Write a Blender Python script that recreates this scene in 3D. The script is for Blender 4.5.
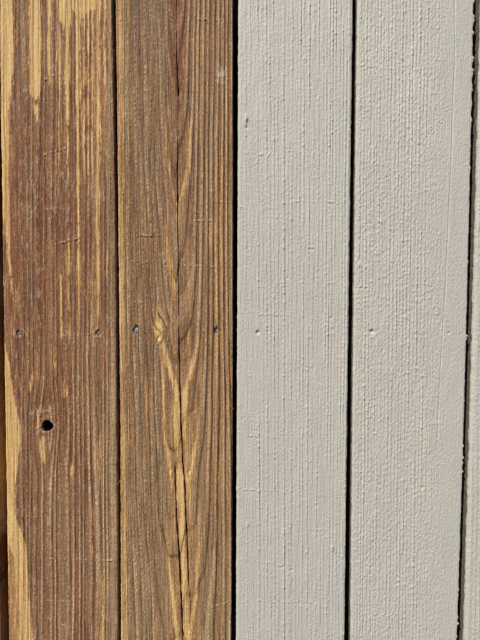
import bpy, math, random
import numpy as np
from mathutils import Vector, Matrix

# ------------------------------------------------------------------ clear
for o in list(bpy.data.objects):
    bpy.data.objects.remove(o, do_unlink=True)
scene = bpy.context.scene
col = scene.collection

# ------------------------------------------------------------------ camera
# photograph is 480 x 640; a phone lens of about 26 mm (35 mm terms), held 0.59 m above the deck
PW, PH, F = 480.0, 640.0, 481.0
TILT = math.radians(2.98)
ROLL = math.radians(0.10)
Z0 = 0.593
CAM = np.array([0.0, Z0 * math.sin(TILT), Z0 * math.cos(TILT)])
cam_d = bpy.data.cameras.new("camera")
cam = bpy.data.objects.new("camera", cam_d)
col.objects.link(cam)
cam.location = CAM.tolist()
cam.rotation_mode = 'XYZ'
cam.rotation_euler = (-TILT, 0, 0)
cam.rotation_euler = (cam.rotation_euler.to_matrix() @ Matrix.Rotation(ROLL, 3, 'Z')).to_euler()
cam_d.sensor_fit = 'VERTICAL'
cam_d.sensor_height = 24.0
cam_d.lens = 24.0 * F / PH
cam_d.clip_start = 0.01
cam_d.clip_end = 500
scene.camera = cam
scene.render.resolution_x, scene.render.resolution_y = 768, 1024

# ------------------------------------------------------------------ world, sun, exposure
SUN_EL, SUN_AZ = math.radians(34), math.radians(-28)        # azimuth from +Y (up the picture), minus = towards -X
world = bpy.data.worlds.new("World")
scene.world = world
world.use_nodes = True
wn = world.node_tree.nodes
sky = wn.new('ShaderNodeTexSky')
sky.sky_type = 'NISHITA'
sky.sun_disc = False
sky.sun_elevation = SUN_EL
sky.sun_rotation = SUN_AZ
world.node_tree.links.new(sky.outputs[0], wn['Background'].inputs[0])
wn['Background'].inputs[1].default_value = 0.075
sun_d = bpy.data.lights.new("sun", 'SUN')
sun_d.energy = 5.0
sun_d.angle = math.radians(0.53)
sun_d.color = (1.0, 0.955, 0.875)
sun = bpy.data.objects.new("sun", sun_d)
col.objects.link(sun)
SV = Vector((math.sin(SUN_AZ) * math.cos(SUN_EL), math.cos(SUN_AZ) * math.cos(SUN_EL), math.sin(SUN_EL)))
sun.location = SV * 5
sun.rotation_euler = (-SV).to_track_quat('-Z', 'Y').to_euler()
scene.view_settings.view_transform = 'Standard'
scene.view_settings.look = 'None'
scene.view_settings.exposure = 0.06
scene.view_settings.gamma = 1.0
scene.view_settings.use_curve_mapping = False

# ------------------------------------------------------------------ projection helpers (picture pixel <-> deck plane)
RM = np.array(cam.rotation_euler.to_matrix())


def to_px(X, Y):
    d = np.stack([X - CAM[0], Y - CAM[1], np.zeros_like(X) - CAM[2]], 0)
    q = np.tensordot(RM.T, d, 1)
    return PW / 2 + F * q[0] / -q[2], PH / 2 - F * q[1] / -q[2]


def to_world(px, py):
    v = RM @ np.array([(px - PW / 2) / F, -(py - PH / 2) / F, -1.0])
    t = -CAM[2] / v[2]
    return CAM[0] + t * v[0], CAM[1] + t * v[1]


# ------------------------------------------------------------------ noise
def perlin(x, y, seed=0):
    rng = np.random.default_rng(seed + 11)
    perm = rng.permutation(1024)
    ang = rng.random(1024) * 2 * np.pi
    gx, gy = np.cos(ang), np.sin(ang)
    xi = np.floor(x).astype(np.int64)
    yi = np.floor(y).astype(np.int64)
    xf, yf = x - xi, y - yi
    u = xf * xf * xf * (xf * (xf * 6 - 15) + 10)
    v = yf * yf * yf * (yf * (yf * 6 - 15) + 10)

    def g(ix, iy, dx, dy):
        h = perm[(perm[ix & 1023] + iy) & 1023]
        return gx[h] * dx + gy[h] * dy
    a = g(xi, yi, xf, yf)
    b = g(xi + 1, yi, xf - 1, yf)
    c = g(xi, yi + 1, xf, yf - 1)
    d = g(xi + 1, yi + 1, xf - 1, yf - 1)
    ab = a + u * (b - a)
    cd = c + u * (d - c)
    return (ab + v * (cd - ab)) * 1.5


def sstep(a, b, x):
    t = np.clip((x - a) / (b - a), 0, 1)
    return t * t * (3 - 2 * t)


def bump(d, w):
    return np.exp(-(d / w) ** 2)


def path_x(py, pts):
    ys = [p[1] for p in pts]
    return np.interp(py, ys, [p[0] for p in pts])


def stripe(px, py, pts, soft=1.0, jag=None):
    """pts: (x, y, half width) down the picture; 1 inside, 0 outside"""
    ys = [p[1] for p in pts]
    py = py + 7 * perlin(px / 2.4, py / 120, 5) + 3 * perlin(px / 1.1, py / 50, 6)
    xc = np.interp(py, ys, [p[0] for p in pts])
    hw = np.interp(py, ys, [p[2] for p in pts], left=pts[0][2], right=pts[-1][2])
    inside = (py >= ys[0]) & (py <= ys[-1])
    d = np.abs(px - xc)
    if jag is not None:
        hw = hw + jag * np.clip(hw, 0, 1.0)
    return np.where(inside, sstep(soft, -soft, d - hw) * np.clip(hw * 2, 0, 1), 0)


def nick(px, py, x0, y0, x1, y1, h, tex):
    """a saw or planer nick across the grain: lifted fibre lip above, notch below (mm)"""
    t = np.clip((px - x0) / (x1 - x0), 0, 1)
    yc = y0 + (y1 - y0) * t
    m = sstep(x0 - 1.5, x0 + 1, px) * sstep(x1 + 1.5, x1 - 1, px)
    d = py - yc
    near = np.abs(d) < 8
    out = np.zeros_like(px)
    g = np.clip(tex * 2.3 - 0.85 + 0.8 * perlin(px / 5, py * 0 + y0, 13), 0, 1.4)
    yc = yc + 0.7 * perlin(px / 6, py * 0 + x0, 14)
    d = py - yc
    d = d - 0.9 * (tex - 0.5)
    out[near] = (m * h * 0.72 * g * (1.2 * bump(d + 0.7, 0.9) - 0.9 * bump(d - 1.0, 0.75)))[near]
    return out


# ------------------------------------------------------------------ materials
def srgb(r, g, b, k=1.0):
    f = lambda c: ((c / 255 + 0.055) / 1.055) ** 2.4 if c > 10 else c / 255 / 12.92
    return (f(r) * k, f(g) * k, f(b) * k, 1)


class NT:
    def __init__(self, name):
        self.m = bpy.data.materials.new(name)
        self.m.use_nodes = True
        self.t = self.m.node_tree
        self.bsdf = self.t.nodes['Principled BSDF']

    def n(self, typ, **kw):
        nd = self.t.nodes.new(typ)
        for k, v in kw.items():
            setattr(nd, k, v)
        return nd

    def l(self, a, b):
        self.t.links.new(a, b)

    def val(self, x, sock):
        if isinstance(x, (int, float)):
            sock.default_value = x
        elif isinstance(x, tuple):
            sock.default_value = x
        else:
            self.l(x, sock)

    def math(self, op, a, b=0.0, clamp=False):
        nd = self.n('ShaderNodeMath', operation=op, use_clamp=clamp)
        self.val(a, nd.inputs[0])
        self.val(b, nd.inputs[1])
        return nd.outputs[0]

    def mix(self, f, a, b, blend='MIX'):
        nd = self.n('ShaderNodeMix', data_type='RGBA', blend_type=blend)
        self.val(f, nd.inputs[0])
        self.val(a, nd.inputs[6])
        self.val(b, nd.inputs[7])
        return nd.outputs[2]

    def attr(self, name):
        return self.n('ShaderNodeAttribute', attribute_name=name).outputs['Fac']

    def noise(self, scale, sx=1, sy=1, sz=1, detail=2.0, rough=0.5):
        if not hasattr(self, 'pos'):
            self.pos = self.n('ShaderNodeNewGeometry').outputs['Position']
        mp = self.n('ShaderNodeMapping')
        mp.inputs['Scale'].default_value = (sx, sy, sz)
        self.l(self.pos, mp.inputs[0])
        nz = self.n('ShaderNodeTexNoise')
        nz.inputs['Scale'].default_value = scale
        nz.inputs['Detail'].default_value = detail
        nz.inputs['Roughness'].default_value = rough
        self.l(mp.outputs[0], nz.inputs['Vector'])
        return nz.outputs[0]

    def ramp(self, f, stops, interp='LINEAR'):
        nd = self.n('ShaderNodeValToRGB')
        cr = nd.color_ramp
        cr.interpolation = interp
        while len(cr.elements) < len(stops):
            cr.elements.new(0.5)
        for e, (p, c) in zip(cr.elements, stops):
            e.position = p
            e.color = c if isinstance(c, tuple) else (c, c, c, 1)
        self.l(f, nd.inputs[0])
        return nd.outputs[0]


K = 0.92          # picture linear value -> albedo at this exposure


def wood_material():
    t = NT("weathered_stained_pine")
    bare, line, pale, tone, fleck, smear, knot = [t.attr(a) for a in ('bare', 'line', 'pale', 'tone', 'fleck', 'smear', 'knot')]
    fib = t.noise(620, 1, 0.022, 1, 4, 0.65)          # fine fibres along the board
    fibc = t.ramp(fib, [(0.30, 0.0), (0.70, 1.0)])
    sp = t.noise(560, 1, 0.36, 1, 4, 0.75)            # short broken fibre ends
    # stain: tone 0 red-brown, 1 grey-tan
    sA = t.mix(fibc, srgb(84, 46, 28, K), srgb(150, 95, 61, K))
    sB = t.mix(fibc, srgb(98, 73, 50, K), srgb(186, 150, 109, K))
    stain = t.mix(tone, sA, sB)
    # thin stain soaked into wood, then bare wood
    oc = t.mix(fibc, srgb(158, 110, 63, K), srgb(200, 153, 96, K))
    bc = t.mix(fibc, srgb(190, 145, 86, K), srgb(240, 203, 138, K))
    rag = t.noise(480, 1, 0.045, 1, 4, 0.7)
    rag2 = t.noise(800, 1, 0.16, 1, 3, 0.7)
    b2 = t.math('ADD', bare, t.math('MULTIPLY', t.math('SUBTRACT', rag, 0.5), 1.2))
    b2 = t.math('ADD', b2, t.math('MULTIPLY', t.math('SUBTRACT', rag2, 0.5), 0.9))
    c = t.mix(t.ramp(b2, [(0.12, 0.0), (0.45, 1.0)]), stain, oc)
    c = t.mix(t.ramp(b2, [(0.42, 0.0), (0.80, 1.0)]), c, bc)
    # pale, greyed ridge tops
    pm = t.math('MULTIPLY', pale, t.ramp(sp, [(0.34, 0.25), (0.56, 1.0)]))
    c = t.mix(t.math('MULTIPLY', pm, 1.0, True), c, t.mix(tone, srgb(198, 168, 133, K), srgb(210, 180, 138, K)))
    # chalky specks, plus nick lips painted pale as if sunlit
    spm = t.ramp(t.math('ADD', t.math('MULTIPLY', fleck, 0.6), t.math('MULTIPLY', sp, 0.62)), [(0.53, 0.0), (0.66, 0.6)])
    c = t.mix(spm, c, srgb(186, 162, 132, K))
    # narrow dark late-wood lines, broken
    lm = t.math('MULTIPLY', line, t.ramp(sp, [(0.25, 0.55), (0.6, 1.0)]))
    c = t.mix(t.math('MULTIPLY', lm, 0.95, True), c, t.mix(t.ramp(bare, [(0.3, 0.0), (0.8, 1.0)]), srgb(74, 50, 31, K), srgb(140, 95, 50, K)))
    # grey paint smear
    sm = t.ramp(t.math('ADD', smear, t.math('MULTIPLY', t.math('SUBTRACT', sp, 0.5), 1.3)), [(0.35, 0.0), (0.75, 0.8)])
    c = t.mix(sm, c, srgb(196, 184, 165, K))
    grit = t.noise(700, 1, 0.42, 1, 4, 0.8)
    g2 = t.ramp(grit, [(0.34, 0.42), (0.5, 0.98), (0.66, 1.75)])
    c = t.mix(t.ramp(bare, [(0.25, 0.62), (0.8, 0.30)]), c, t.mix(1.0, c, g2, 'MULTIPLY'))
    c = t.mix(knot, c, srgb(38, 26, 18))  # hole interior painted near-black in place of shade
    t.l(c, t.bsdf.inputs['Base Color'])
    t.bsdf.inputs['Roughness'].default_value = 0.72
    t.bsdf.inputs['Specular IOR Level'].default_value = 0.3
    bp = t.n('ShaderNodeBump')
    bp.inputs['Strength'].default_value = 0.6
    bp.inputs['Distance'].default_value = 0.0016
    t.l(t.math('ADD', t.math('ADD', fib, t.math('MULTIPLY', sp, 0.8)), t.math('MULTIPLY', grit, 0.5)), bp.inputs['Height'])
    t.l(bp.outputs[0], t.bsdf.inputs['Normal'])
    return t.m


def paint_material():
    t = NT("grey_deck_paint_over_pine")
    paint = t.attr('paint')
    big = t.noise(5, 1, 0.6, 1, 3)
    mid = t.noise(60, 1, 0.5, 1, 3, 0.6)
    tint = t.noise(11, 1, 0.45, 1, 4, 0.65)
    pc = t.mix(t.ramp(tint, [(0.36, 0.0), (0.64, 1.0)]), srgb(191, 186, 173, K), srgb(197, 189, 177, K))
    pc = t.mix(t.math('MULTIPLY', t.ramp(big, [(0.35, 0.0), (0.65, 1.0)]), 0.5), pc, srgb(196, 190, 175, K))
    pc = t.mix(t.math('MULTIPLY', t.ramp(mid, [(0.35, 0.0), (0.7, 1.0)]), 0.25), pc, srgb(172, 168, 155, K))
    fib = t.noise(900, 1, 0.05, 1, 3, 0.6)
    wc = t.mix(fib, srgb(74, 64, 51, K), srgb(150, 139, 120, K))
    rag = t.noise(350, 1, 0.4, 1, 3, 0.65)
    pm = t.ramp(t.math('ADD', paint, t.math('MULTIPLY', t.math('SUBTRACT', rag, 0.5), 0.8)), [(0.4, 0.0), (0.6, 1.0)])
    t.l(t.mix(pm, wc, pc), t.bsdf.inputs['Base Color'])
    t.l(t.ramp(mid, [(0.3, 0.50), (0.7, 0.64)]), t.bsdf.inputs['Roughness'])
    t.bsdf.inputs['Specular IOR Level'].default_value = 0.42
    fine = t.noise(620, 1, 0.6, 1, 4, 0.7)
    gr = t.noise(560, 1, 0.05, 1, 3, 0.6)
    bp = t.n('ShaderNodeBump')
    bp.inputs['Strength'].default_value = 0.7
    bp.inputs['Distance'].default_value = 0.0010
    t.l(t.math('ADD', fine, t.math('MULTIPLY', gr, 0.6)), bp.inputs['Height'])
    t.l(bp.outputs[0], t.bsdf.inputs['Normal'])
    return t.m


def plain(name, c1, c2, scale, rough, metal=0.0, sy=1.0, bumpd=0.0004):
    t = NT(name)
    nz = t.noise(scale, 1, sy, 1, 4, 0.6)
    t.l(t.mix(t.ramp(nz, [(0.3, 0.0), (0.7, 1.0)]), c1, c2), t.bsdf.inputs['Base Color'])
    t.bsdf.inputs['Roughness'].default_value = rough
    t.bsdf.inputs['Metallic'].default_value = metal
    bp = t.n('ShaderNodeBump')
    bp.inputs['Strength'].default_value = 0.5
    bp.inputs['Distance'].default_value = bumpd
    t.l(nz, bp.inputs['Height'])
    t.l(bp.outputs[0], t.bsdf.inputs['Normal'])
    return t.m


M_WOOD = wood_material()
M_PAINT = paint_material()
M_STEEL = plain("galvanised_nail_steel", srgb(120, 120, 124), srgb(168, 170, 178), 1500, 0.5, 0.55)
M_RUST = plain("dull_brown_nail", srgb(92, 74, 56), srgb(140, 118, 92), 1500, 0.75, 0.15)
M_PAINTBLOB = plain("grey_paint_blob", srgb(188, 182, 168, K), srgb(200, 194, 181, K), 500, 0.55)
M_FIBRE = plain("pale_wood_fibre", srgb(150, 122, 84), srgb(196, 164, 116), 400, 0.8)
M_JOIST = plain("dark_joist_timber", srgb(58, 42, 28), srgb(92, 70, 48), 60, 0.85, 0, 1, 0.001)
M_SOIL = plain("damp_soil", srgb(48, 38, 28), srgb(84, 70, 52), 14, 0.95, 0, 1, 0.01)

# ------------------------------------------------------------------ ground
def mesh_obj(name, verts, faces, mat, parent=None, smooth=False, loc=(0, 0, 0)):
    me = bpy.data.meshes.new(name)
    me.from_pydata(verts, [], faces)
    me.materials.append(mat)
    if smooth:
        me.polygons.foreach_set('use_smooth', [True] * len(me.polygons))
    o = bpy.data.objects.new(name, me)
    col.objects.link(o)
    o.location = loc
    o.parent = parent
    return o


THICK = 0.028
JOIST_H, JOIST_W = 0.140, 0.045
GZ = -THICK - JOIST_H
n = 24
gv = []
gf = []
rr = [0, 0.5, 1, 1.5, 2, 3, 5, 9, 16, 40, 120, 300]
rng = random.Random(4)
for i, r in enumerate(rr):
    for k in range(n):
        a = 2 * math.pi * k / n
        gv.append((r * math.cos(a), r * math.sin(a), GZ - 0.004 + (rng.uniform(-0.012, 0.0) if r < 20 else 0)))
for i in range(len(rr) - 1):
    for k in range(n):
        gf.append((i * n + k, (i + 1) * n + k, (i + 1) * n + (k + 1) % n, i * n + (k + 1) % n))
ground = mesh_obj('ground', gv, gf, M_SOIL, smooth=True)
ground['kind'] = 'structure'

# ------------------------------------------------------------------ the deck
deck = bpy.data.objects.new('wooden_deck', None)
col.objects.link(deck)
deck.location = (0, 0, GZ)
deck['label'] = 'wooden deck of nailed boards, half worn brown stain and half fresh grey paint'
deck['category'] = 'deck'
DZ = -GZ           # deck surface above the empty

# pixel paths of the board edges: (x, y)
EDGE = {
    'p0R': [(-9.0, 0), (-6.5, 160), (-4.5, 320), (-2.2, 480), (0.2, 640)],
    'p1L': [(-1.8, 0), (1.2, 160), (3.4, 320), (5.6, 480), (8.6, 640)],
    'p1R': [(112.2, 0), (114.4, 160), (115.9, 320), (117.1, 480), (118.0, 640)],
    'p2L': [(115.2, 0), (117.4, 160), (119.0, 320), (120.0, 480), (120.7, 640)],
    'p2R': [(232.9, 0), (233.0, 160), (233.0, 320), (232.3, 480), (231.2, 640)],
    'p3L': [(238.2, 0), (237.8, 160), (237.0, 320), (236.5, 480), (235.9, 640)],
    'p3R': [(353.4, 0), (351.4, 160), (349.0, 320), (346.9, 480), (345.0, 640)],
    'p4L': [(357.6, 0), (355.6, 160), (353.8, 320), (352.3, 480), (350.6, 640)],
    'p4R': [(473.8, 0), (470.8, 160), (466.8, 320), (462.6, 480), (457.0, 640)],
    'p5L': [(482.0, 0), (477.4, 160), (473.6, 320), (469.4, 480), (464.4, 640)],
}


def edge_fn(pts):
    w = [to_world(x, y) for x, y in pts]
    ys = np.array([p[1] for p in w])[::-1]
    xs = np.array([p[0] for p in w])[::-1]
    # smooth quadratic through the measured points, held constant beyond the frame
    k = np.polyfit(ys, xs, 2)
    lo, hi = ys[0] - 0.03, ys[-1] + 0.03
    return lambda Y: np.polyval(k, np.clip(Y, lo, hi))


EF = {k: edge_fn(v) for k, v in EDGE.items()}
W = 0.140
JPY = to_world(240, 331)[1]
HALF = 1.30


def rows_for(step, dense=0.43):
    mid = np.arange(-dense, dense + step / 2, step)
    if HALF <= dense:
        return mid
    out = []
    y, s = dense, step
    while y < HALF - 0.002:
        s = min(s * 1.25, 0.02)
        y = min(y + s, HALF)
        out.append(y)
    if HALF - out[-1] > 1e-6:
        out.append(HALF)
    out = np.array(out)
    return np.concatenate([-out[::-1], mid, out])


def build_plank(fields, fL, fR, cstep, rstep, mat, seed, extra_x=None, dense=0.43, thick=THICK, zoff=0.0, radius=0.0032, hole=None, tilt=0.0, lip=None):
    Y = rows_for(rstep, dense)
    L, R = fL(Y), fR(Y)
    L = L + 0.00030 * perlin(Y * 40, Y * 0 + seed, seed) + 0.00022 * perlin(Y * 190, Y * 0 + seed, seed + 1)
    R = R + 0.00030 * perlin(Y * 40, Y * 0 + seed + 9, seed + 2) + 0.00022 * perlin(Y * 190, Y * 0 + seed, seed + 3)
    wmid = float(np.mean(R - L))
    r = radius
    # cross-section, left bottom up over the top to right bottom: (kind, value)
    us = np.arange(r, wmid - r + 1e-9, cstep)
    us = np.linspace(r, wmid - r, len(us))
    if extra_x is not None:
        a, b, s = extra_x
        us = np.concatenate([us[us < a], np.arange(a, b, s), us[us >= b]])
    sides = np.array([thick - 0.001, thick * 0.75, thick * 0.55, thick * 0.4, thick * 0.28, thick * 0.18])
    arc = np.linspace(0, np.pi / 2, 6)[:-1]
    cx, cz, wz = [], [], []        # x offset from left in "flat width", z, weight of top displacement
    side_w = []
    cx += [0.002]; cz += [-thick]; wz += [0]; side_w += [0]
    for d in sides:
        cx += [0]; cz += [-d]; wz += [0]; side_w += [-1]
    for a in arc:
        cx += [r - r * np.cos(a)]
        cz += [-r + r * np.sin(a)]; wz += [np.sin(a)]; side_w += [-np.cos(a)]
    for u in us:
        cx += [u]; cz += [0]; wz += [1]; side_w += [0]
    for a in arc[::-1]:
        cx += [wmid - (r - r * np.cos(a))]
        cz += [-r + r * np.sin(a)]; wz += [np.sin(a)]; side_w += [np.cos(a)]
    for d in sides[::-1]:
        cx += [wmid]; cz += [-d]; wz += [0]; side_w += [1]
    cx += [wmid - 0.002]; cz += [-thick]; wz += [0]; side_w += [0]
    cx, cz, wz, side_w = map(np.array, (cx, cz, wz, side_w))
    nc, nr = len(cx), len(Y)
    scale = ((R - L) / wmid)[:, None]
    X = L[:, None] + cx[None, :] * scale
    YY = np.repeat(Y[:, None], nc, 1)
    Z = np.repeat(cz[None, :], nr, 0).astype(float)
    # roughness of the sawn sides
    X = X + side_w[None, :] * (0.0004 * perlin(YY * 120, Z * 300 + seed, seed + 5) + 0.0002 * perlin(YY * 500, Z * 900, seed + 6))
    if lip is not None:      # paint dried into a ragged lip that hangs over the gap
        lw = np.where(side_w > 0, np.clip((cz + r + 0.003) / 0.003, 0, 1) * np.clip(side_w * 1.6, 0, 1), 0)
        X = X + lw[None, :] * lip(Y)[:, None]
    px, py = to_px(X, YY)
    # soft shape of the whole board + fine fields in mm
    f = fields(px, py, X, YY, seed)
    h = f.pop('h')
    h = h - 0.25 * (((cx / wmid) * 2 - 1) ** 2)[None, :] ** 2
    Z = Z + wz[None, :] * (h * 0.001) + zoff + tilt * (cx / wmid - 0.5)[None, :]
    if hole is not None:
        hx, hy, hr = hole
        wx, wy = to_world(hx, hy)
        dx, dy = X - wx, YY - wy
        rad = np.hypot(dx, dy) + 1e-9
        th = np.arctan2(dy, dx)
        Rr = hr * (1 + 0.06 * np.sin(2 * th + 0.5) + 0.05 * np.sin(3 * th + 2) + 0.03 * np.sin(5 * th + 1))
        top = wz[None, :] > 0.9
        inside = (rad < Rr) & top
        newr = np.where(inside & (rad > Rr - 0.0016), Rr - (Rr - rad) * 0.25, rad)
        newr = np.where((~inside) & (rad < Rr + 0.0016) & top, Rr + (rad - Rr) * 0.25, newr)
        X = np.where(top, wx + dx / rad * newr, X)
        YY = np.where(top, wy + dy / rad * newr, YY)
        Z = np.where(inside, -thick + 0.003, Z)
        wide = inside & (rad > Rr - 0.0035)
        X = np.where(wide, wx + (X - wx) * 1.45, X)
        YY = np.where(wide, wy + (YY - wy) * 1.45, YY)
        f['knot'] = np.where(inside, 1.0, 0.12 * bump(np.clip(rad - Rr, 0, 1), 0.0009))  # mask of the painted shade: full inside the hole, faint at its rim
        f['fleck'] = f['fleck'] + 0.5 * bump(rad - Rr - .001, .001) * np.clip(.4 + np.sin(th * 2 + 1), 0, 1)
        f['fleck'] = np.where(inside, 0, np.clip(f['fleck'], 0, 1))
        f['bare'] = np.where(inside, 0, f['bare'])
    V = np.stack([X, YY, Z], -1).reshape(-1, 3)
    me = bpy.data.meshes.new('plank')
    i = np.arange(nr - 1)[:, None] * nc
    j = np.arange(nc)[None, :]
    j2 = (j + 1) % nc
    quads = np.stack([i + j, i + j2, i + nc + j2, i + nc + j], -1).reshape(-1, 4)
    quads = quads[:, ::-1]
    nv = len(V)
    nq = len(quads)
    me.vertices.add(nv)
    me.vertices.foreach_set('co', V.astype(np.float32).ravel())
    me.loops.add(nq * 4 + nc * 2)
    caps = np.concatenate([np.arange(nc), (nr - 1) * nc + np.arange(nc)[::-1]])
    me.loops.foreach_set('vertex_index', np.concatenate([quads.ravel(), caps]).astype(np.int32))
    me.polygons.add(nq + 2)
    ls = np.concatenate([np.arange(nq) * 4, [nq * 4, nq * 4 + nc]]).astype(np.int32)
    me.polygons.foreach_set('loop_start', ls)
    sm = np.ones(nq + 2, dtype=bool)
    sm[-2:] = False
    me.polygons.foreach_set('use_smooth', sm)
    # make winding outward: the top must face +Z
    me.update(calc_edges=True)
    for name, arr in f.items():
        a = me.attributes.new(name, 'FLOAT', 'POINT')
        a.data.foreach_set('value', np.broadcast_to(arr, X.shape).astype(np.float32).ravel())
    me.materials.append(mat)
    me.validate()
    topq = me.polygons[nc * (nr // 2) + nc // 2]
    if topq.normal.z < 0:
        me.flip_normals()
    o = bpy.data.objects.new('plank', me)
    col.objects.link(o)
    o.parent = deck
    o.location = (0, 0, DZ)
    return o


# ---- fields of the boards ---------------------------------------------------
def ringprof(ph):
    """proud late-wood ridge, 0..1"""
    fr = ph - np.floor(ph)
    return sstep(0.40, 0.78, fr) * sstep(1.02, 0.90, fr)


def ring_colour(ph, px, py, seed):
    """dark late-wood line and pale ridge top of each ring, every ring with its own strength along the board"""
    k = np.floor(ph)
    fr = ph - k
    a = np.clip(0.85 + 0.6 * perlin(k * 1.37, py / 170, seed + 70), 0.05, 1.2)
    b = np.clip(0.50 + 0.95 * perlin(k * 1.71 + 5, py / 110, seed + 71), 0.0, 1.2)
    dpx = np.gradient(px, axis=1)
    gx = np.gradient(ph, axis=1) / np.where(np.abs(dpx) < 0.05, 1e3, dpx)
    gy = np.gradient(ph, axis=0) / np.gradient(py, axis=0)
    gm = np.hypot(gx, gy) + 0.02
    dist = np.where(fr > 0.5, 1 - fr, fr * 1.6) / gm          # pixels from the end of the ring
    line = sstep(1.55, 0.35, dist)
    half = sstep(0.9, 0.2, np.abs(fr - 0.42) / gm) * sstep(0.20, 0.12, gm)   # a second line where rings run wide
    line = np.clip(line + 0.5 * half, 0, 1) * a * (0.8 + 0.5 * perlin(px / 2, py / 12, seed + 72))
    bead = np.clip(0.5 + 1.0 * perlin(k * 2.3 + fr * 2.4, py / 2.4, seed + 73) + 0.4 * perlin(k * 1.9, py / 8, seed + 74), 0, 1.3)
    band = sstep(0.36, 0.50, fr) * sstep(0.86, 0.72, fr)
    band = band * (0.35 + 0.65 * sstep(0.075, 0.13, gm))
    pale = band * np.clip(b + 0.25, 0, 1.2) * (0.45 + 0.6 * bead)
    return np.clip(line, 0, 1), np.clip(pale, 0, 1), band * bead


def fibres(px, py, seed):
    return (0.10 * perlin(px / 0.9, py / 26, seed + 31) + 0.07 * perlin(px / 1.1, py / 7, seed + 32)
            + 0.05 * perlin(px / 1.3, py / 2.4, seed + 33))


NAILS = {1: [(19.0, 333), (98.2, 333)], 2: [(136.0, 330.5), (216.8, 331)], 3: [(258.0, 332.5), (332.4, 330)], 4: [(371.8, 331.5), (449.0, 333)]}


def nail_pits(px, py, nails, depth, rad, top=0.8):
    out = np.zeros_like(px)
    for x, y in nails:
        d = np.hypot(px - x, py - y)
        out -= depth * sstep(rad + 0.7, rad - 0.5, d)
    return out


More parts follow.
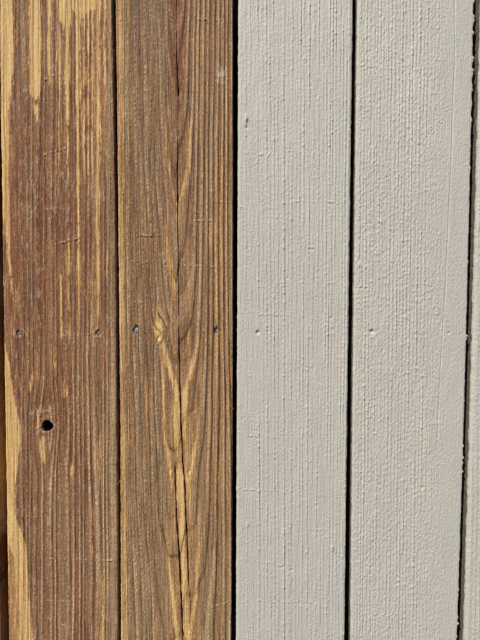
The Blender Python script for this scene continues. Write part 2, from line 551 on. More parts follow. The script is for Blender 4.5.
def plank1(px, py, X, Y, seed):
    # rings swing round the knot hole
    dx, dy = px - 47, py - 428
    sw = bump(dy, 30) * np.sign(dx) * 10.0 * np.exp(-np.abs(dx) / 13) * sstep(0, 3, np.abs(dx))
    wx = px - sw + 2.4 * perlin(px / 40, py / 260, seed) + 0.8 * perlin(px / 9, py / 90, seed + 1)
    ph = wx / 6.6 + 0.9 * perlin(px / 11, py / 900, seed + 2)
    ring = ringprof(ph)
    line, pale, bead = ring_colour(ph, px, py, seed)
    jag = 1.5 * perlin(px / 2, py / 17, seed + 3) + 0.9 * perlin(px / 1.2, py / 5, seed + 4)
    S = lambda pts, soft=2.3: stripe(px, py, pts, soft, jag)
    tops = [
        [(6, -1500, 8), (6.5, 60, 7), (6, 85, 5.5), (5, 120, 4.5), (5, 200, 3.5), (8, 250, 1.6), (13, 300, .4)],
        [(35, -1500, 6.5), (35, 60, 6), (35, 96, 5.6), (35, 99, 0)],
        [(33, 101, 0), (35, 106, 3.5), (36, 112, 2.5), (36, 114, 1), (37, 119, 2.2), (37, 124, 0)],
        [(49, -1500, 2.6), (49, 60, 2.1), (49.6, 82, .4), (49.6, 95, 0)],
        [(58.6, -1500, 2), (58.6, 70, 1.5), (58.8, 165, .5), (59, 190, 0)],
        [(64, -1500, 8.5), (64, 20, 7), (64, 27, 0)],
        [(67, -1500, 3.2), (67, 80, 2.4), (67.5, 130, 1.1), (68.5, 175, .5), (69, 190, 0)],
        [(77.6, -1500, 3.4), (77.6, 60, 2.6), (78, 170, 1.7), (78.6, 230, .7), (79, 330, .9), (79, 345, 0)],
        [(84, -1500, 15), (84, 10, 12), (84, 16, 0)],
        [(83.6, -1500, 1), (84, 140, .8), (84, 200, 0)],
        [(88, -1500, 1), (88.3, 160, .8), (88, 230, 0)],
        [(92, -1500, .8), (92, 160, .6), (92, 200, 0)],
        [(97.6, -1500, 3), (97.7, 60, 2.4), (97.6, 170, 2.0), (97, 260, 2.1), (97, 310, 1.4), (97, 345, 0)],
        [(105.2, -1500, 1.6), (105.2, 60, 1.3), (106, 150, .6), (106, 190, 0)],
        [(61, 250, 0), (61.2, 265, .8), (61.5, 330, .7), (61.5, 345, 0)],
        [(68.6, 235, 0), (68.8, 250, 1.1), (69.5, 330, .8), (70, 350, 0)],
        [(80, 238, 0), (79, 250, 1.6), (79, 300, 1.2), (79, 330, 0)],
        [(91, 260, 0), (91, 280, .7), (91, 320, .5), (91, 340, 0)],
        [(106, 240, 0), (107, 260, .7), (106, 300, 0)],
        # lifted pale slivers
        [(54.6, 356, 0), (55, 364, 1.5), (55.6, 372, .9), (55.6, 375, 0)],
        [(63.4, 374, 0), (64, 384, 1.1), (65.8, 397, 1.2), (66.4, 401, 0)],
        [(32, 362, 0), (31.8, 375, .9), (29.6, 390, .7), (29, 396, 0)],
        [(82.5, 395, 0), (82.5, 398, .8), (82.5, 402, 0)],
        # below the hole
        [(42, 436, 0), (41.5, 442, 2.2), (42, 452, 2.6), (44, 462, .8), (44, 470, 0)],
        [(36, 405, 0), (37, 415, 1.0), (38, 424, 1.2), (38, 434, .4), (38, 440, 0)],
        [(99, 430, 0), (99, 445, 1.2), (98.5, 480, .8), (98, 500, 0)],
        [(101, 560, 0), (101, 580, 1.3), (101.5, 640, 1.2), (102, 720, 0)],
        [(72, 455, 0), (72, 465, 1.3), (71, 475, .9), (70, 486, 0)],
    ]
    bare = np.zeros_like(px)
    for p in tops:
        bare = np.maximum(bare, S(p))
    # bare sapwood up the lower left edge
    by = [338, 345, 360, 390, 410, 425, 450, 480, 500, 520, 530, 545, 560, 600, 640, 760]
    bx = [2, 5.5, 8.5, 12.5, 17, 20.5, 20, 15.5, 14, 16, 21, 25.5, 27.5, 29.5, 33, 38]
    lim = np.interp(py, by, bx) + jag * 0.8
    low = sstep(1.4, -1.4, px - lim) * sstep(336, 346, py)
    iy = [338, 500, 530, 545, 560, 600, 640, 760]
    ix = [-30, -30, 3, 10, 15, 18.5, 20, 24]
    inner = sstep(-2.5, 1.5, px - np.interp(py, iy, ix) + jag)
    low = low * (0.42 + 0.58 * inner)
    bare = np.maximum(bare, low)
    # worn ridges let thin wood streaks through
    worn = ring * np.clip(perlin(px / 7, py / 120, seed + 7) * 1.3 + 0.10, 0, 1) * sstep(60, 112, px * 0 + 100)
    bare = np.maximum(bare, 0.75 * worn * np.clip(0.35 + perlin(px / 2.5, py / 20, seed + 8) * 1.2, 0, 1) * sstep(36, 60, px))
    thin = np.clip(0.30 * perlin(px / 7, py / 55, seed + 22) + 0.22 * perlin(px / 2.5, py / 30, seed + 23) + 0.05, 0, .34) * sstep(520, 380, py)
    bare = np.maximum(bare, thin)
    bare = np.clip(bare * (0.86 + 0.55 * perlin(px / 1.5, py / 90, seed + 18)), 0, 1)
    bare = np.where(px > 109.5, bare * 0.2, bare)
    line = line * (0.16 + 0.50 * bare)
    pale = pale * (0.28 + 0.72 * sstep(300, 450, py)) * (1 - 0.8 * bare) * (0.35 + 0.65 * sstep(36, 52, px))
    tone = 0.14 + 0.26 * sstep(300, 560, py + 40 * perlin(px / 20, py / 120, seed + 9)) + 0.35 * perlin(px / 9, py / 140, seed + 10)
    tone = tone + 0.45 * sstep(16, 20, px) * sstep(29, 25, px) * sstep(160, 60, py) + 0.5 * sstep(106, 111, px) + 0.25 * sstep(80, 104, px)
    tone = np.clip(tone, 0, 1)
    fleck = 0.24 + 0.26 * perlin(px / 3, py / 12, seed + 11) + 0.14 * ring
    fleck = fleck + 0.15 * bump(px - 28, 7) * bump(py - 205, 40) + 0.15 * bump(px - 55, 12) * bump(py - 190, 30) + 0.16 * bump(np.hypot(px - 40, (py - 411) * 2), 9)
    fleck = fleck * (1 - 0.7 * bare)
    h = 1.0 * (ring - 0.4) * (0.6 + 0.5 * perlin(px / 14, py / 200, seed + 12)) * (1 - 0.5 * bare) + fibres(px, py, seed) * 1.5 * (1 - 0.4 * bare) - 0.30 * bare + 0.42 * bead * (1 - bare) * (0.3 + 0.7 * sstep(300, 450, py))
    h = h + (0.14 * perlin(px / 2.2, py / 3.2, seed + 13) + 0.16 * perlin(px / 1.1, py / 2.2, seed + 24)) * (1 - bare) + 0.25 * perlin(px / 22, py / 60, seed + 14)
    tx = perlin(px / 2.2, py / 30, seed + 15) * 0.8 + 0.5
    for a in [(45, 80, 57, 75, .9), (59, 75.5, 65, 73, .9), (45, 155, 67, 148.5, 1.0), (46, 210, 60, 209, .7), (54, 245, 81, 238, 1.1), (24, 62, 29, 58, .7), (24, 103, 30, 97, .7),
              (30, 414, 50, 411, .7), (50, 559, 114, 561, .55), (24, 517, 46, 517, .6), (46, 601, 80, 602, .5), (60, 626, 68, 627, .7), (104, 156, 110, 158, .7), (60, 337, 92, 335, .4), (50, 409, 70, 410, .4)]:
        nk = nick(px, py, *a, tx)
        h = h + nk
        fleck = fleck + np.clip(nk * 1.4, 0, .7)  # raised nick lip coloured pale to imitate sun on it
    # chewed fibre round the knot
    rk = np.hypot(px - 47, py - 426)
    h = h + 0.5 * bump(rk - 9, 5) * perlin(px / 3, py / 3, seed + 16) + 0.25 * bump(rk - 7.5, 2.0)
    h = h - 0.9 * bump(px - 15.5, 1.2) * bump(py - 594, 2.6)
    h = h + nail_pits(px, py, NAILS[1], 1.6, 2.5)
    for x, y in NAILS[1]:
        rn = np.hypot(px - x, py - y)
        h = h + 0.5 * bump(rn - 4, 1.3) * (0.15 + perlin(px / 2, py / 2, seed + 17))
        fleck = fleck + 0.5 * bump(rn - 3.5, 2.0) * np.clip(.3 + 1.5 * perlin(px / 2.6, py / 2.6, seed + 19), 0, 1)
    return dict(h=h, bare=bare, line=line, pale=pale, tone=tone, fleck=np.clip(fleck, 0, 1), smear=np.zeros_like(px), knot=np.zeros_like(px))


CR_MAIN = [(176, -80), (177, 40), (176.8, 60), (178.4, 95), (178, 130), (177.8, 175), (177.6, 210), (178.4, 260), (178.8, 320), (179, 345), (180, 385), (181, 420), (182.6, 460), (184.4, 478), (187.2, 540), (188.5, 580), (191, 610), (193, 660), (195, 760)]
CR_MAIN_W = [(-80, .2), (0, .2), (50, .4), (72, .95), (95, .9), (97, .16), (125, .22), (150, .55), (185, .75), (205, 1.25), (214, .6), (250, .5), (268, .26), (325, .26), (340, .8), (385, 1.05), (450, 1.15), (478, 1.1), (560, .9), (585, .5), (600, .35), (625, .1), (760, .1)]
CR_LEFT = [(175, 466), (175.4, 480), (176.4, 515), (179, 550), (181, 590), (183, 640), (186, 760)]
CR_LEFT_W = [(463, 0), (468, .8), (500, .8), (530, 1.0), (590, 1.2), (640, 1.1), (760, .8)]


def groove(px, py, path, widths, depth):
    xc = path_x(py, path)
    w = np.interp(py, [a for a, b in widths], [b for a, b in widths])
    w = w * (0.62 + 0.45 * perlin(py / 9, py * 0 + 3.3, 77))
    d = np.abs(px - xc - 0.25 * perlin(py / 5, py * 0 + 1.7, 78))
    return -depth * sstep(w * 0.95 + 0.12, w * 0.30, d) * np.clip(w * 1.6, 0, 1)


def plank2(px, py, X, Y, seed):
    xc = path_x(py, [(177, -80), (178, 200), (179, 345), (181, 420), (182, 480), (183, 560), (185, 760)])
    dx = px - xc
    wv = 1.3 * perlin(px / 30, py / 220, seed) + 0.3 * perlin(px / 8, py / 90, seed + 1) * (1 - bump(dx, 12)) + 1.2 * perlin(px / 9, py / 2000, seed + 20) * (1 - bump(dx, 17))
    kd = np.hypot((px - 162) / 1.0, (py - 333) / 1.6)
    dc = 3.0 + np.clip(py + 110, 0, 2000) * 0.046 + 1.2 * perlin(px / 90, py / 80, seed + 2)
    ph = np.sqrt(dx ** 2 + dc ** 2 * bump(dx, 42)) / 4.1 + 0.26 * wv + 1.3 * bump(kd, 9) + 0.3 * sstep(-3, 3, dx) - np.abs(dx) / 60
    ring = ringprof(ph)
    line, pale, bead = ring_colour(ph, px, py, seed)
    jag = 0.8 * perlin(px / 2, py / 16, seed + 3) + 0.4 * perlin(px / 1.2, py / 5, seed + 4)
    S = lambda pts, soft=2.0: stripe(px, py, pts, soft, jag)
    bare = np.zeros_like(px)
    gold = [
        # golden V limbs, left then right, from the top down
        ([(164.5, -1500, .6), (166, 30, .7), (170, 70, .8), (176, 96, 1.2), (178, 101, .3)], .45),
        ([(191, -1500, .6), (189, 40, .7), (184, 80, .8), (180, 97, 1.2), (178, 102, .3)], .40),
        ([(163, 90, .7), (167.6, 160, 1.0), (172, 185, 1.3), (176, 205, .8), (176, 212, 0)], .65),
        ([(192, 110, .6), (189, 165, 1.1), (184, 188, 1.5), (180.4, 204, 1.0), (180, 210, 0)], .75),
        ([(168, 200, .6), (168, 240, .9), (171, 262, 1.3), (173.6, 276, 2.0), (173, 296, 1.0), (171, 312, .6), (171, 320, 0)], .8),
        ([(188, 240, .5), (187.5, 270, .8), (189, 300, .9), (191, 318, .6), (191, 330, 0)], .55),
        ([(190, 318, .3), (189, 330, 1.4), (187, 345, 1.2), (184, 360, .8), (182, 372, .3)], .6),
        ([(172, 300, .4), (171, 322, 1.6), (171.5, 336, 1.8), (174, 352, 1.0), (175, 362, .3)], .55),
        ([(157, 296, .4), (157.5, 315, 1.2), (158, 327, 4.4), (160, 338, 3.6), (164, 350, 3.0), (168.5, 366, 3.2), (173, 378, 3.0), (177, 394, 2.6), (178.5, 430, .8)], 1.0),
        ([(199, 330, .4), (196.6, 350, 1.4), (191, 372, 2.2), (186.5, 386, 2.6), (184.5, 405, 2.6), (184, 440, 1.4)], .95),
        ([(160, 345, .5), (162, 372, 1.5), (163.4, 400, 1.5), (166, 440, 1.7), (169.5, 470, 2.4), (172, 484, .8)], .9),
        ([(174, 385, .5), (175, 410, 3.2), (176.5, 440, 3.2), (176.5, 462, 1.6), (176, 470, .3)], .72),
        ([(187, 390, .5), (188, 410, 1.8), (190, 430, 1.4), (190.5, 450, .6)], .5),
        ([(197.5, 420, .4), (195.5, 445, 1.4), (192, 464, 2.4), (188.5, 478, 2.6), (189, 500, 1.8), (191, 530, .6)], .8),
        # sliver between the two cracks
        ([(179.5, 466, .8), (179.6, 475, 3.2), (180, 484, 3.6), (181.2, 515, 3.8), (183, 545, 2.8), (184.6, 580, 2.3), (187, 640, 1.8), (190, 720, 1)], 1.0),
        ([(170, 480, 1.4), (172, 520, 1.1), (173, 560, .8), (172, 600, .5)], .4),
        ([(166, 520, .4), (168, 555, 1.2), (172, 590, 1.8), (176.5, 625, 2.2), (178, 660, 2.2), (180, 740, 1)], .95),
        ([(199, 500, .4), (197.8, 560, .8), (196.5, 590, 1.6), (192, 618, 2.5), (189.6, 640, 2.3), (188, 720, 1)], .95),
        ([(190, 560, .4), (191.5, 580, 1.4), (193, 600, .6)], .5),
        # straight golden bands near the edges
        ([(119.5, -1500, 3.4), (120.6, 100, 3.2), (122, 300, 2.9), (123.5, 480, 3.4), (124.5, 700, 3.6)], .72),
        ([(127.5, -1500, .8), (128, 300, 1.1), (128.6, 500, 1.1), (129, 700, 1.2)], .55),
        ([(215, 60, .6), (215.5, 160, 1.0), (216, 260, .8), (217, 300, .4)], .5),
        ([(221.5, -1500, .7), (222, 200, 1.0), (222, 330, 1.0), (222, 420, .5)], .5),
        ([(227, -1500, .8), (227, 200, 1.1), (226.6, 400, .9), (226, 600, .8)], .5),
        ([(208, 380, .4), (209, 450, .8), (210, 560, .7), (210, 700, .5)], .4),
        ([(216, 420, .4), (217, 520, .7), (217, 700, .6)], .4),
        ([(150, 250, .4), (151, 300, .7), (152, 360, .4)], .35),
    ]
    for p, k in gold:
        bare = np.maximum(bare, k * S(p))
    # golden earlywood between the rings, stronger low down and to the right
    ew = (1 - ring) * np.clip(0.18 + 0.55 * perlin(px / 10, py / 160, seed + 7) + 0.20 * perlin(px / 3, py / 35, seed + 8), 0, 1)
    ew = ew * (0.95 + 0.5 * sstep(195, 220, px) + 0.25 * sstep(300, 600, py))
    bare = np.maximum(bare, 0.62 * ew)
    bare = np.maximum(bare, 0.42 * bump(dx, 13) * sstep(360, 420, py))
    bare = np.clip(bare * (0.9 + 0.6 * perlin(px / 1.6, py / 70, seed + 18)), 0, 1)
    pale = pale * (1 - 0.6 * bare) * (0.62 + 0.38 * sstep(172, 150, px))
    line = line * (1 - 0.55 * bump(dx, 9) * sstep(330, 420, py)) * (1 - 0.45 * bump(dx - 16, 13))
    tone = 0.66 + 0.35 * perlin(px / 9, py / 150, seed + 9) + 0.25 * sstep(300, 520, py)
    tone = tone - 0.55 * bump(dx, 9) * sstep(110, 60, py) * sstep(3.0, 5, np.abs(dx) + 3) - 0.35 * bump(dx, 12) * sstep(330, 60, py)
    tone = np.clip(tone, 0, 1)
    fleck = 0.22 + 0.26 * perlin(px / 3, py / 12, seed + 11)
    fleck = fleck * (1 - 0.6 * bare)
    smear = np.exp(-(((px - 222) / 8.5) ** 2 + ((py - 75.5) / 12.5) ** 2) ** 2) * np.clip(0.42 + 0.45 * perlin(px / 3.5, py / 7, seed + 21) + .3 * perlin(px / 1.3, py / 2.5, seed + 25), 0, .75) + .25 * bump(px - 219, 2) * bump(py - 73, 5)
    smear = smear + 0.8 * bump(px - 229.3, 1.0) * sstep(600, 625, py) + 0.5 * bump(np.hypot(px - 202.5, py - 157), 1.4)
    h = 1.15 * (ring - 0.4) * (0.75 + 0.5 * perlin(px / 14, py / 200, seed + 12)) + fibres(px, py, seed) * 1.6 + 0.40 * bead * (1 - 0.6 * bare) * (0.4 + 0.6 * sstep(176, 160, px)) + 0.16 * perlin(px / 1.6, py / 3.0, seed + 13) + 0.16 * perlin(px / 1.0, py / 2.2, seed + 24) * (1 - .5 * bare)
    h = h + 0.25 * perlin(px / 22, py / 60, seed + 14) + 0.5 * bump(kd, 5)
    tx = perlin(px / 2.0, py / 30, seed + 15) * 0.9 + 0.5
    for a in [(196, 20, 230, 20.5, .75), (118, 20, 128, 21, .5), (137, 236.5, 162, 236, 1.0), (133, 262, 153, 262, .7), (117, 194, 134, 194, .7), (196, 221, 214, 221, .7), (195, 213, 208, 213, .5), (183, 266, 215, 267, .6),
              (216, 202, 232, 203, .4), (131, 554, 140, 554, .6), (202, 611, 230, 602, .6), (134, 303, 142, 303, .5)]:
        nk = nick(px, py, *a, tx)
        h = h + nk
        fleck = fleck + np.clip(nk * 1.4, 0, .7)  # sunlight on the nick lip painted in as pale colour
    for x, y, k in [(150.8, 223, .9), (194.5, 410, 1.1), (213, 550, .9), (189, 471, 1.2), (190, 467, .9), (170.5, 470, 1.2), (203, 157, -.7), (125, 380, .8), (159, 338, 1.3)]:
        h = h - k * bump(np.hypot((px - x), (py - y) / 1.6), 1.2)
    h = h + groove(px, py, CR_MAIN, CR_MAIN_W, 9.0)
    h = h + groove(px, py, CR_LEFT, CR_LEFT_W, 9.0)
    # little vertical checks running out of the nail holes
    for x, y in NAILS[2]:
        h = h - 1.2 * bump(px - x - 0.6, 0.45) * bump(py - y, 17)
    h = h - 0.9 * bump(px - path_x(py, [(214.5, 90), (213, 160), (212.5, 240)]), 0.4) * sstep(85, 110, py) * sstep(245, 215, py)
    h = h + nail_pits(px, py, NAILS[2][:1], 2.2, 3.3) + nail_pits(px, py, NAILS[2][1:], 3.0, 2.9)
    for x, y in NAILS[2]:
        h = h - 1.6 * bump(px - x - .3, 1.3) * bump(py - y + 3.6, 1.8)
    return dict(h=h, bare=np.clip(bare, 0, 1), line=line, pale=pale, tone=tone, fleck=np.clip(fleck, 0, 1), smear=np.clip(smear, 0, 1), knot=np.zeros_like(px))


def paint_grain(px, py, seed, ridges, amp):
    """softened late-wood ridges under paint, with beads of paint along them; ridges: list of (x at top, x at bottom, strength, width)"""
    h = np.zeros_like(px)
    for k, (xa, xb, s, w) in enumerate(ridges):
        xc = xa + (xb - xa) * py / 640.0 + 0.7 * perlin(py / 130, py * 0 + k * 7.7, seed + 40) + 0.25 * perlin(py / 14, py * 0 + k * 3.1, seed + 41)
        d = px - xc
        near = np.abs(d) < 4 * w
        a = np.clip(0.55 + 0.75 * perlin(py / 90, py * 0 + k * 5.3, seed + 42), 0.05, 1.3) * s
        bead = np.clip(perlin(py / 3.2, py * 0 + k * 2.9, seed + 43) * 1.3 - 0.05, 0, 1.2)
        h = h + np.where(near, amp * a * bump(d, w) * (0.5 + 1.25 * bead), 0) - np.where(near, amp * 0.32 * a * bump(d - 1.9 * w, w), 0)
    return h


def orange_peel(px, py, seed, k):
    return k * (0.16 * perlin(px / 3.0, py / 3.6, seed + 50) + 0.13 * perlin(px / 1.7, py / 2.2, seed + 51) + 0.05 * perlin(px / 0.9, py / 1.5, seed + 52) + 0.14 * perlin(px / 8, py / 14, seed + 53))


def nibs(px, py, seed, sx, sy, k, thr=0.30):
    """hard little lumps and pinholes dried into the paint"""
    a = perlin(px / sx, py / sy, seed + 60)
    return k * (sstep(thr, thr + 0.42, a) - 0.7 * sstep(thr + .08, thr + 0.5, -a))


def pits(px, py, lst):
    h = np.zeros_like(px)
    for x, y, k, w, asp in lst:
        h = h - k * bump(np.hypot(px - x, (py - y) / asp), w)
    return h


def plank3(px, py, X, Y, seed):
    R = random.Random(5)
    ridges = []
    for x, s in [(245, .35), (250, .25), (257.5, .7), (262, .3), (266, .6), (269.5, .5), (273.5, .75), (277.5, .5), (283.6, 1.0), (288, .3), (292, .7), (297, .25), (300.5, .8), (304.2, .9), (309.5, .75), (314, .4),
                 (319, .8), (323.5, .3), (327, .5), (330.2, .8), (332.8, .9), (336.2, .7), (340, .5), (343.5, .6), (346.6, .7), (350, .9)]:
        sh = (x - 238) / 115 * -7.5 - 2 + (1.5 if x < 290 else 0)
        ridges.append((x, x + sh + 3.5, s, R.uniform(.6, .88)))
    h = paint_grain(px, py, seed, ridges, 1.5)
    h = h + orange_peel(px, py, seed, 0.6) + 0.30 * perlin(px / 1.0, py / 26, seed + 1) + 0.3 * perlin(px / 25, py / 90, seed + 2)
    patch = np.clip(0.45 + 1.3 * perlin(px / 14, py / 45, seed + 8), 0, 1)
    h = h + nibs(px, py, seed, 1.1, 1.9, 0.46, .30) * patch + nibs(px, py, seed + 1, 2.6, 1.5, 0.40, .42) * (0.3 + 0.7 * patch)
    tx = perlin(px / 2.0, py / 30, seed + 15) * 0.9 + 0.5
    for a in [(264, 95, 276, 97.5, .5), (281, 99, 288, 102, .5), (333, 131, 343, 136, .6), (293, 202, 322, 202, .5), (328, 202, 338, 204, .9), (264, 218, 280, 218, .6), (302, 246, 314, 248, .6), (328, 262, 348, 262, .3),
              (241, 435, 268, 438, .6), (304, 366, 314, 366, .6), (305, 419, 312, 421, .6), (243, 490, 276, 491, .5), (265, 562, 284, 567, .9), (273, 602, 312, 603, .5), (259, 315, 291, 316, .5), (259, 155, 270, 155, .7), (305, 59, 312, 60, .6), (306, 461, 320, 462, .4), (297, 530, 326, 530, .4)]:
        h = h + nick(px, py, *a, tx)
    h = h + pits(px, py, [(246.6, 127.3, 1.7, 1.1, 1.2), (310.8, 86.5, .9, .8, 1.8), (283.5, 82, .8, .8, 1), (287.4, 278, 1.0, .9, 1.3), (283.4, 567, 1.3, .9, .8), (291.8, 570, 1.5, 1.1, .8), (293, 582, .8, .6, 3), (293, 500, .6, .5, 5), (332, 328, .4, .6, 1), (307, 603, 1.0, .8, 1), (300, 602, .9, .8, 1), (279, 602, .8, .7, 1), (331, 318, .9, 1, 1), (235.6, 529, 2.0, 1.6, 1.2), (309.7, 550, .7, .8, 2)])
    h = h - pits(px, py, [(246.4, 119, 2.6, 1.2, 2.4), (245.8, 115.6, 1.0, 1.0, 1), (261, 155, .8, 1, 1), (268, 156, .9, 1.1, 1), (304, 59, .6, 1, 1), (247.5, 525, .9, 1.3, 2.5), (332.5, 548, 1.1, 2.0, 1.4), (341, 541, .6, .8, 2), (245.5, 246, .6, .9, 2.5), (347, 61, .7, 1, 1.5), (241, 207, .6, 2.2, .5), (310, 337, .5, 1.2, 1.2), (332.2, 333.6, .5, 1.4, .7), (332.2, 326.4, .4, 1.4, .7)])
    # open grain line low in the board
    h = h - 0.7 * bump(px - path_x(py, [(293.5, 480), (292.5, 560), (292, 640)]), .5) * sstep(470, 500, py) * np.clip(.4 + perlin(py / 9, py * 0 + 4, seed + 3) * 1.6, 0, 1)
    h = h + nail_pits(px, py, [NAILS[3][0]], 1.7, 1.9) + nail_pits(px, py, [NAILS[3][1]], .5, 1.6)
    # raised bead of paint along the right edge
    xr = path_x(py, EDGE['p3R'])
    h = h + 0.35 * bump(px - xr + 2.2, 1.0) * (0.8 + 0.5 * perlin(py / 30, py * 0, seed + 4))
    return dict(h=h, paint=np.ones_like(px))


def plank4(px, py, X, Y, seed):
    R = random.Random(8)
    ridges = []
    x = 361.0
    while x < 440:
        s = R.uniform(.45, .95) * (1.0 if x < 428 else .55)
        ridges.append((x, x - 4.5 - (x - 357) / 116 * 8, s, R.uniform(.7, .95)))
        x += R.uniform(2.7, 4.4)
    h = paint_grain(px, py, seed, ridges, 1.25)
    u = px - path_x(py, EDGE['p4L'])
    rough = 1.25 - 0.65 * sstep(82, 95, u)
    h = h + orange_peel(px, py, seed, 0.55) * rough + 0.3 * perlin(px / 28, py / 90, seed + 2)
    patch = np.clip(0.55 + 1.2 * perlin(px / 16, py / 40, seed + 8), 0, 1)
    h = h + (nibs(px, py, seed, 1.2, 2.1, 0.42, .26) * patch + nibs(px + py * .15, py, seed + 1, 1.4, 3.4, 0.32, .28)) * rough
    h = h + 0.14 * perlin((px + py * 0.55) / 2.0, (py - px * .4) / 6, seed + 3) * rough * sstep(60, 240, py)
    h = h + 0.26 * perlin(px / 1.0, py / 24, seed + 9) * rough
    # fine grain crack under the paint
    ck = path_x(py, [(455.5, -80), (454.6, 0), (454.8, 60), (452.6, 110), (451.2, 165), (448.6, 215), (446.6, 260), (444.8, 300), (441.8, 345), (439.5, 390), (437.2, 440), (435.5, 520), (434.5, 640)])
    kk = sstep(470, 420, py) * np.clip(.75 + .7 * perlin(py / 16, py * 0, seed + 5), .2, 1.2)
    h = h - 1.0 * bump(px - ck - .2 * perlin(py / 5, py * 0, seed + 6), .55) * kk + .25 * bump(px - ck + 1.5, .8) * kk
    tx = perlin(px / 2.0, py / 30, seed + 15) * 0.9 + 0.5
    for a in [(356, 288, 385, 276, .5), (418, 284, 432, 286, .4), (352, 574, 380, 578, .4), (360, 66, 390, 70, .3), (390, 150, 420, 144, .3)]:
        h = h + nick(px, py, *a, tx)
    # swirl where a knot shows through
    d = np.hypot(px - 435.5, py - 310)
    h = h + .45 * bump(d - 3.8, .9) + .35 * bump(np.hypot((px - 427) / 1.6, py - 310), 2.2) * perlin(px / 1.6, py / 1.6, seed + 7) * 2 - .35 * bump(px - 434, .5) * bump(py - 310, 3.5)
    h = h + pits(px, py, [(421.5, 488, 1.5, 1.3, .8), (419.5, 486.5, .8, 1, .6), (423.6, 486.5, .8, 1, .6), (431.5, 488.5, .7, .8, .8), (424, 563.5, .9, .8, .9), (372, 567, .9, .8, 1), (360, 260, .6, 1.2, 1.6), (448, 333, .7, 1.1, .8), (449, 338, .4, 1.2, .7), (423, 424, .6, .9, 2.5)])
    h = h - pits(px, py, [(425, 190, .7, 1.3, 1.2), (423.6, 187, .5, 1, 2), (359, 265, .8, 1.2, 2.4), (356, 261, .5, 1, 1.2), (421, 426, .5, .8, 3), (425, 384, .5, 1, 1.6)])
    h = h + nail_pits(px, py, [NAILS[4][0]], 1.7, 1.9) + nail_pits(px, py, [NAILS[4][1]], .6, 1.3)
    return dict(h=h, paint=np.ones_like(px))


def generic_paint(px, py, X, Y, seed):
    u = X * 800
    h = 0.45 * (ringprof(u / 5.2 + 1.2 * perlin(u / 40, py / 260, seed)) - .3) * (0.6 + 0.5 * perlin(u / 14, py / 150, seed + 1)) + orange_peel(px, py, seed, 1.1) + nibs(px, py, seed, 1.3, 2.0, .42, .25) + nibs(px, py, seed + 1, 1.4, 3.2, .3, .28)
    return dict(h=h, paint=np.ones_like(px))


def generic_wood(px, py, X, Y, seed):
    u = X * 800
    ph = u / 5.4 + 2.0 * perlin(u / 40, py / 300, seed) + 0.4 * perlin(u / 9, py / 90, seed + 1)
    ring = ringprof(ph)
    bare = np.clip(.9 * perlin(u / 8, py / 220, seed + 2) * 1.4 - .15, 0, 1)
    tone = np.clip(.45 + .5 * perlin(u / 12, py / 180, seed + 3), 0, 1)
    fleck = np.clip(.3 + .3 * perlin(u / 6, py / 40, seed + 4), 0, 1)
    h = .42 * (ring - .4) + fibres(px, py, seed)
    line, pale, bead = ring_colour(ph, px, py, seed)
    return dict(h=h, bare=bare, line=line, pale=pale, tone=tone, fleck=fleck, smear=np.zeros_like(px), knot=np.zeros_like(px))


def lip4(Y):
    out = np.zeros_like(Y)
    for py, hw, h in [(1, 2, 1.6), (16, 1.2, 2.2), (20, 2.6, 1.7), (32.5, 1.6, 1.8), (45, 1.0, .6), (57.5, 1.2, 2.2), (60, 2.4, 1.2), (70, 1.3, 2.6), (74, 2.5, 1.4), (86, 2.5, 1.2), (90, 1.2, 1.7), (104, 3, .9), (120, 2, 1.1), (146, 1.2, .7), (168, 1.5, .9),
                      (211, 1, .6), (262, 2, .5), (336, 1.1, 2.8), (339, 1.6, 1.2), (401, 1.2, .6), (446, 1.3, 1.1), (458, 1.4, 1.6), (463, 2, .8), (472, 1.2, 1.7), (512, 1.5, .5), (560, 1.2, .5), (590, 1.6, 1.2), (596, 2.4, .7), (618, 2.5, 1.3), (624, 1.3, 2.2), (637, 1.5, .8)]:
        y = to_world(465, py)[1]
        out += h * 0.00115 * np.exp(-((Y - y) / (hw * 0.00115)) ** 2)
    return out + 0.0003 * np.abs(perlin(Y * 330, Y * 0 + 2.5, 31))


planks = {}
planks[1] = build_plank(plank1, EF['p1L'], EF['p1R'], 0.0006, 0.0010, M_WOOD, 101, hole=(47, 426, 0.0072), radius=0.0022)
planks[1]['label'] = 'plank with worn red-brown stain, bare yellow streaks and a round knot hole'
L2 = EF['p2L'](np.array([0.0]))[0]
ux = [(to_world(p, 400)[0] - L2) for p in (173, 194)]
planks[2] = build_plank(plank2, EF['p2L'], EF['p2R'], 0.0006, 0.0010, M_WOOD, 202, extra_x=(ux[0], ux[1], 0.00030), zoff=0.0004, radius=0.0024)
planks[2]['label'] = 'weathered brown plank with a long central crack and arrow-shaped grain'
planks[3] = build_plank(plank3, EF['p3L'], EF['p3R'], 0.0006, 0.0010, M_PAINT, 303, zoff=0.0002)
planks[3]['label'] = 'grey painted plank with beaded ridges beside the bare brown plank'
planks[4] = build_plank(plank4, EF['p4L'], EF['p4R'], 0.0006, 0.0009, M_PAINT, 404, zoff=0.0006, lip=lip4, radius=0.0024)
planks[4]['label'] = 'grey painted plank with pebbly texture and paint blobs along its ragged edge'
planks[5] = build_plank(generic_paint, EF['p5L'], lambda Y: EF['p5L'](Y) + W, 0.0012, 0.0011, M_PAINT, 505, zoff=-0.0003, radius=0.0045, extra_x=(0.0046, 0.034, 0.0006))
planks[5]['label'] = 'grey painted plank beyond the widest gap'
planks[0] = build_plank(generic_wood, lambda Y: EF['p0R'](Y) - W, EF['p0R'], 0.0015, 0.002, M_WOOD, 606, zoff=-0.0015)
planks[0]['label'] = 'dark brown plank edge beside the plank with the knot hole'
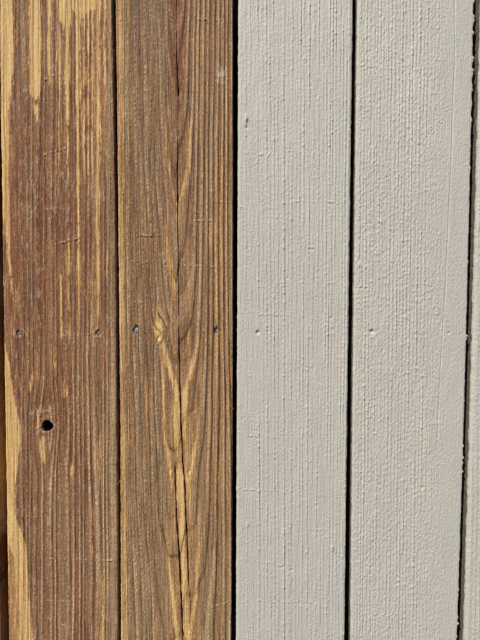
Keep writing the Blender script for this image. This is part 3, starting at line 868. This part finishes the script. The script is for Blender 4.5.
# the deck goes on a little either side of the frame
x5 = float(np.mean(EF['p5L'](np.array([0.0]))))
x0 = float(np.mean(EF['p0R'](np.array([0.0]))))
others = []
for k in range(1, 4):
    xs = x5 + k * (W + 0.006)
    others.append((build_plank(generic_paint, lambda Y, xs=xs: xs + 0 * Y, lambda Y, xs=xs: xs + W + 0 * Y, 0.0025, 0.005, M_PAINT, 700 + k), xs))
    xs = x0 - k * (W + 0.006) - W
    others.append((build_plank(generic_wood, lambda Y, xs=xs: xs + 0 * Y, lambda Y, xs=xs: xs + W + 0 * Y, 0.0025, 0.005, M_WOOD, 800 + k), xs))

# paint thins out on the sides: write the attribute from the vertex height
for k, o in list(planks.items()) + [(9, a) for a, b in others]:
    me = o.data
    if 'paint' in me.attributes:
        co = np.empty(len(me.vertices) * 3, np.float32)
        me.vertices.foreach_get('co', co)
        z = co.reshape(-1, 3)[:, 2]
        y = co.reshape(-1, 3)[:, 1]
        v = sstep(-0.0085, -0.0012, z + 0.002 * perlin(y * 60, y * 0 + k, 900 + k))
        me.attributes['paint'].data.foreach_set('value', v.astype(np.float32))

# ------------------------------------------------------------------ nails
def lathe(prof, seg=20, wob=0.0, seed=0):
    rg = random.Random(seed)
    v, f = [], []
    for i, (r, z) in enumerate(prof):
        for k in range(seg):
            a = 2 * math.pi * k / seg
            q = r * (1 + wob * math.sin(2 * a + seed) + wob * 0.5 * rg.uniform(-1, 1))
            v.append((q * math.cos(a), q * math.sin(a), z))
    for i in range(len(prof) - 1):
        for k in range(seg):
            f.append((i * seg + k, i * seg + (k + 1) % seg, (i + 1) * seg + (k + 1) % seg, (i + 1) * seg + k))
    f.append(tuple(range(seg))[::-1])
    f.append(tuple((len(prof) - 1) * seg + k for k in range(seg)))
    return v, f


def nail_mesh(name, r, mat):
    prof = [(r * .35, -0.034), (r * .42, -0.0035), (r * .95, -0.0016), (r, -0.0009), (r * .95, -0.0003), (r * .8, -0.00005), (r * .4, 0.0), (r * .12, 0.00002)]
    v, f = lathe(prof, 20, 0.02, 3)
    me = bpy.data.meshes.new(name)
    me.from_pydata(v, [], f)
    me.polygons.foreach_set('use_smooth', [True] * len(me.polygons))
    me.materials.append(mat)
    return me


NM = {1: nail_mesh('nail', 0.0027, M_RUST), 2: nail_mesh('nail', 0.0037, M_STEEL), 3: nail_mesh('nail', 0.0021, M_PAINTBLOB), 4: nail_mesh('nail', 0.0021, M_PAINTBLOB)}
NDEP = {1: [-.0012, -.0012], 2: [-.0011, -.0022], 3: [-.0013, -.0006], 4: [-.0013, -.0006]}
for k, lst in NAILS.items():
    for i, (x, y) in enumerate(lst):
        o = bpy.data.objects.new('nail', NM[k])
        col.objects.link(o)
        o.parent = planks[k]
        wx, wy = to_world(x, y)
        o.location = (wx, wy, NDEP[k][i] - .0002)
        o.rotation_euler = (random.Random(k * 3 + i).uniform(-.12, .12), random.Random(k * 5 + i).uniform(-.12, .12), k + i)
# nails of the joists beyond the frame and of the boards beside it
JY = [JPY + d * 0.4064 for d in (-3, -2, -1, 0, 1, 2)]
centres = {k: (float(np.mean((EF['p%dL' % k](np.array([0.]))))), NM[k]) for k in (1, 2, 3, 4)}
for k, (xl, me) in centres.items():
    for jy in JY:
        if abs(jy - JPY) < .01:
            continue
        for dxn in (0.024, 0.118):
            o = bpy.data.objects.new('nail', me)
            col.objects.link(o)
            o.parent = planks[k]
            o.location = (xl + dxn, jy, 0.0004)
for ob, xl in [(planks[5], x5), (planks[0], x0 - W)] + others:
    for jy in JY:
        for dxn in (0.024, 0.118):
            o = bpy.data.objects.new('nail', NM[3] if xl > 0 else NM[2])
            col.objects.link(o)
            o.parent = ob
            o.location = (xl + dxn, jy, 0.0006)

# ------------------------------------------------------------------ joists
for jy in JY:
    x_a, x_b = x0 - 4 * (W + .006) - .02, x5 + 4 * (W + .006) + .02
    b = .003
    pr = [(-JOIST_W / 2 + b, -JOIST_H), (JOIST_W / 2 - b, -JOIST_H), (JOIST_W / 2, -JOIST_H + b), (JOIST_W / 2, -b), (JOIST_W / 2 - b, 0.0), (-JOIST_W / 2 + b, 0.0), (-JOIST_W / 2, -b), (-JOIST_W / 2, -JOIST_H + b)]
    v = [(x_a, jy + p, q) for p, q in pr] + [(x_b, jy + p, q) for p, q in pr]
    f = [(i, (i + 1) % 8, 8 + (i + 1) % 8, 8 + i) for i in range(8)] + [tuple(range(8))[::-1], tuple(range(8, 16))]
    mesh_obj('joist', v, f, M_JOIST, deck, loc=(0, 0, DZ - THICK + .0003))

# ------------------------------------------------------------------ lifted fibres on the bare boards' edges
def splinter(parent, pts, r):
    v, f = [], []
    m = len(pts)
    for i, (px, py, z) in enumerate(pts):
        x, y = to_world(px, py)
        q = r * (1 - .75 * i / (m - 1))
        for k in range(6):
            a = 2 * math.pi * k / 6
            v.append((x + q * math.cos(a), y + q * .6 * math.sin(a), z + q * math.sin(a)))
    for i in range(m - 1):
        for k in range(6):
            f.append((i * 6 + k, i * 6 + (k + 1) % 6, (i + 1) * 6 + (k + 1) % 6, (i + 1) * 6 + k))
    f += [tuple(range(6))[::-1], tuple((m - 1) * 6 + k for k in range(6))]
    mesh_obj('splinter', v, f, M_FIBRE, parent, True)


splinter(planks[1], [(115.4, 485.6, -.0008), (117.4, 484.2, .0008), (119.2, 482.4, .0014), (120.6, 479.6, .0016)], .00042)
splinter(planks[1], [(112.2, 51.5, -.0015), (113.4, 50.8, -.0005), (114.8, 50.2, .0004)], .00040)
splinter(planks[3], [(349.0, 534.6, -.002), (350.4, 534.3, -.0008), (352.2, 533.8, .0002)], .00040)
splinter(planks[2], [(231.4, 408, -.002), (233.2, 408.5, -.0015), (234.4, 409.6, -.001)], .00035)
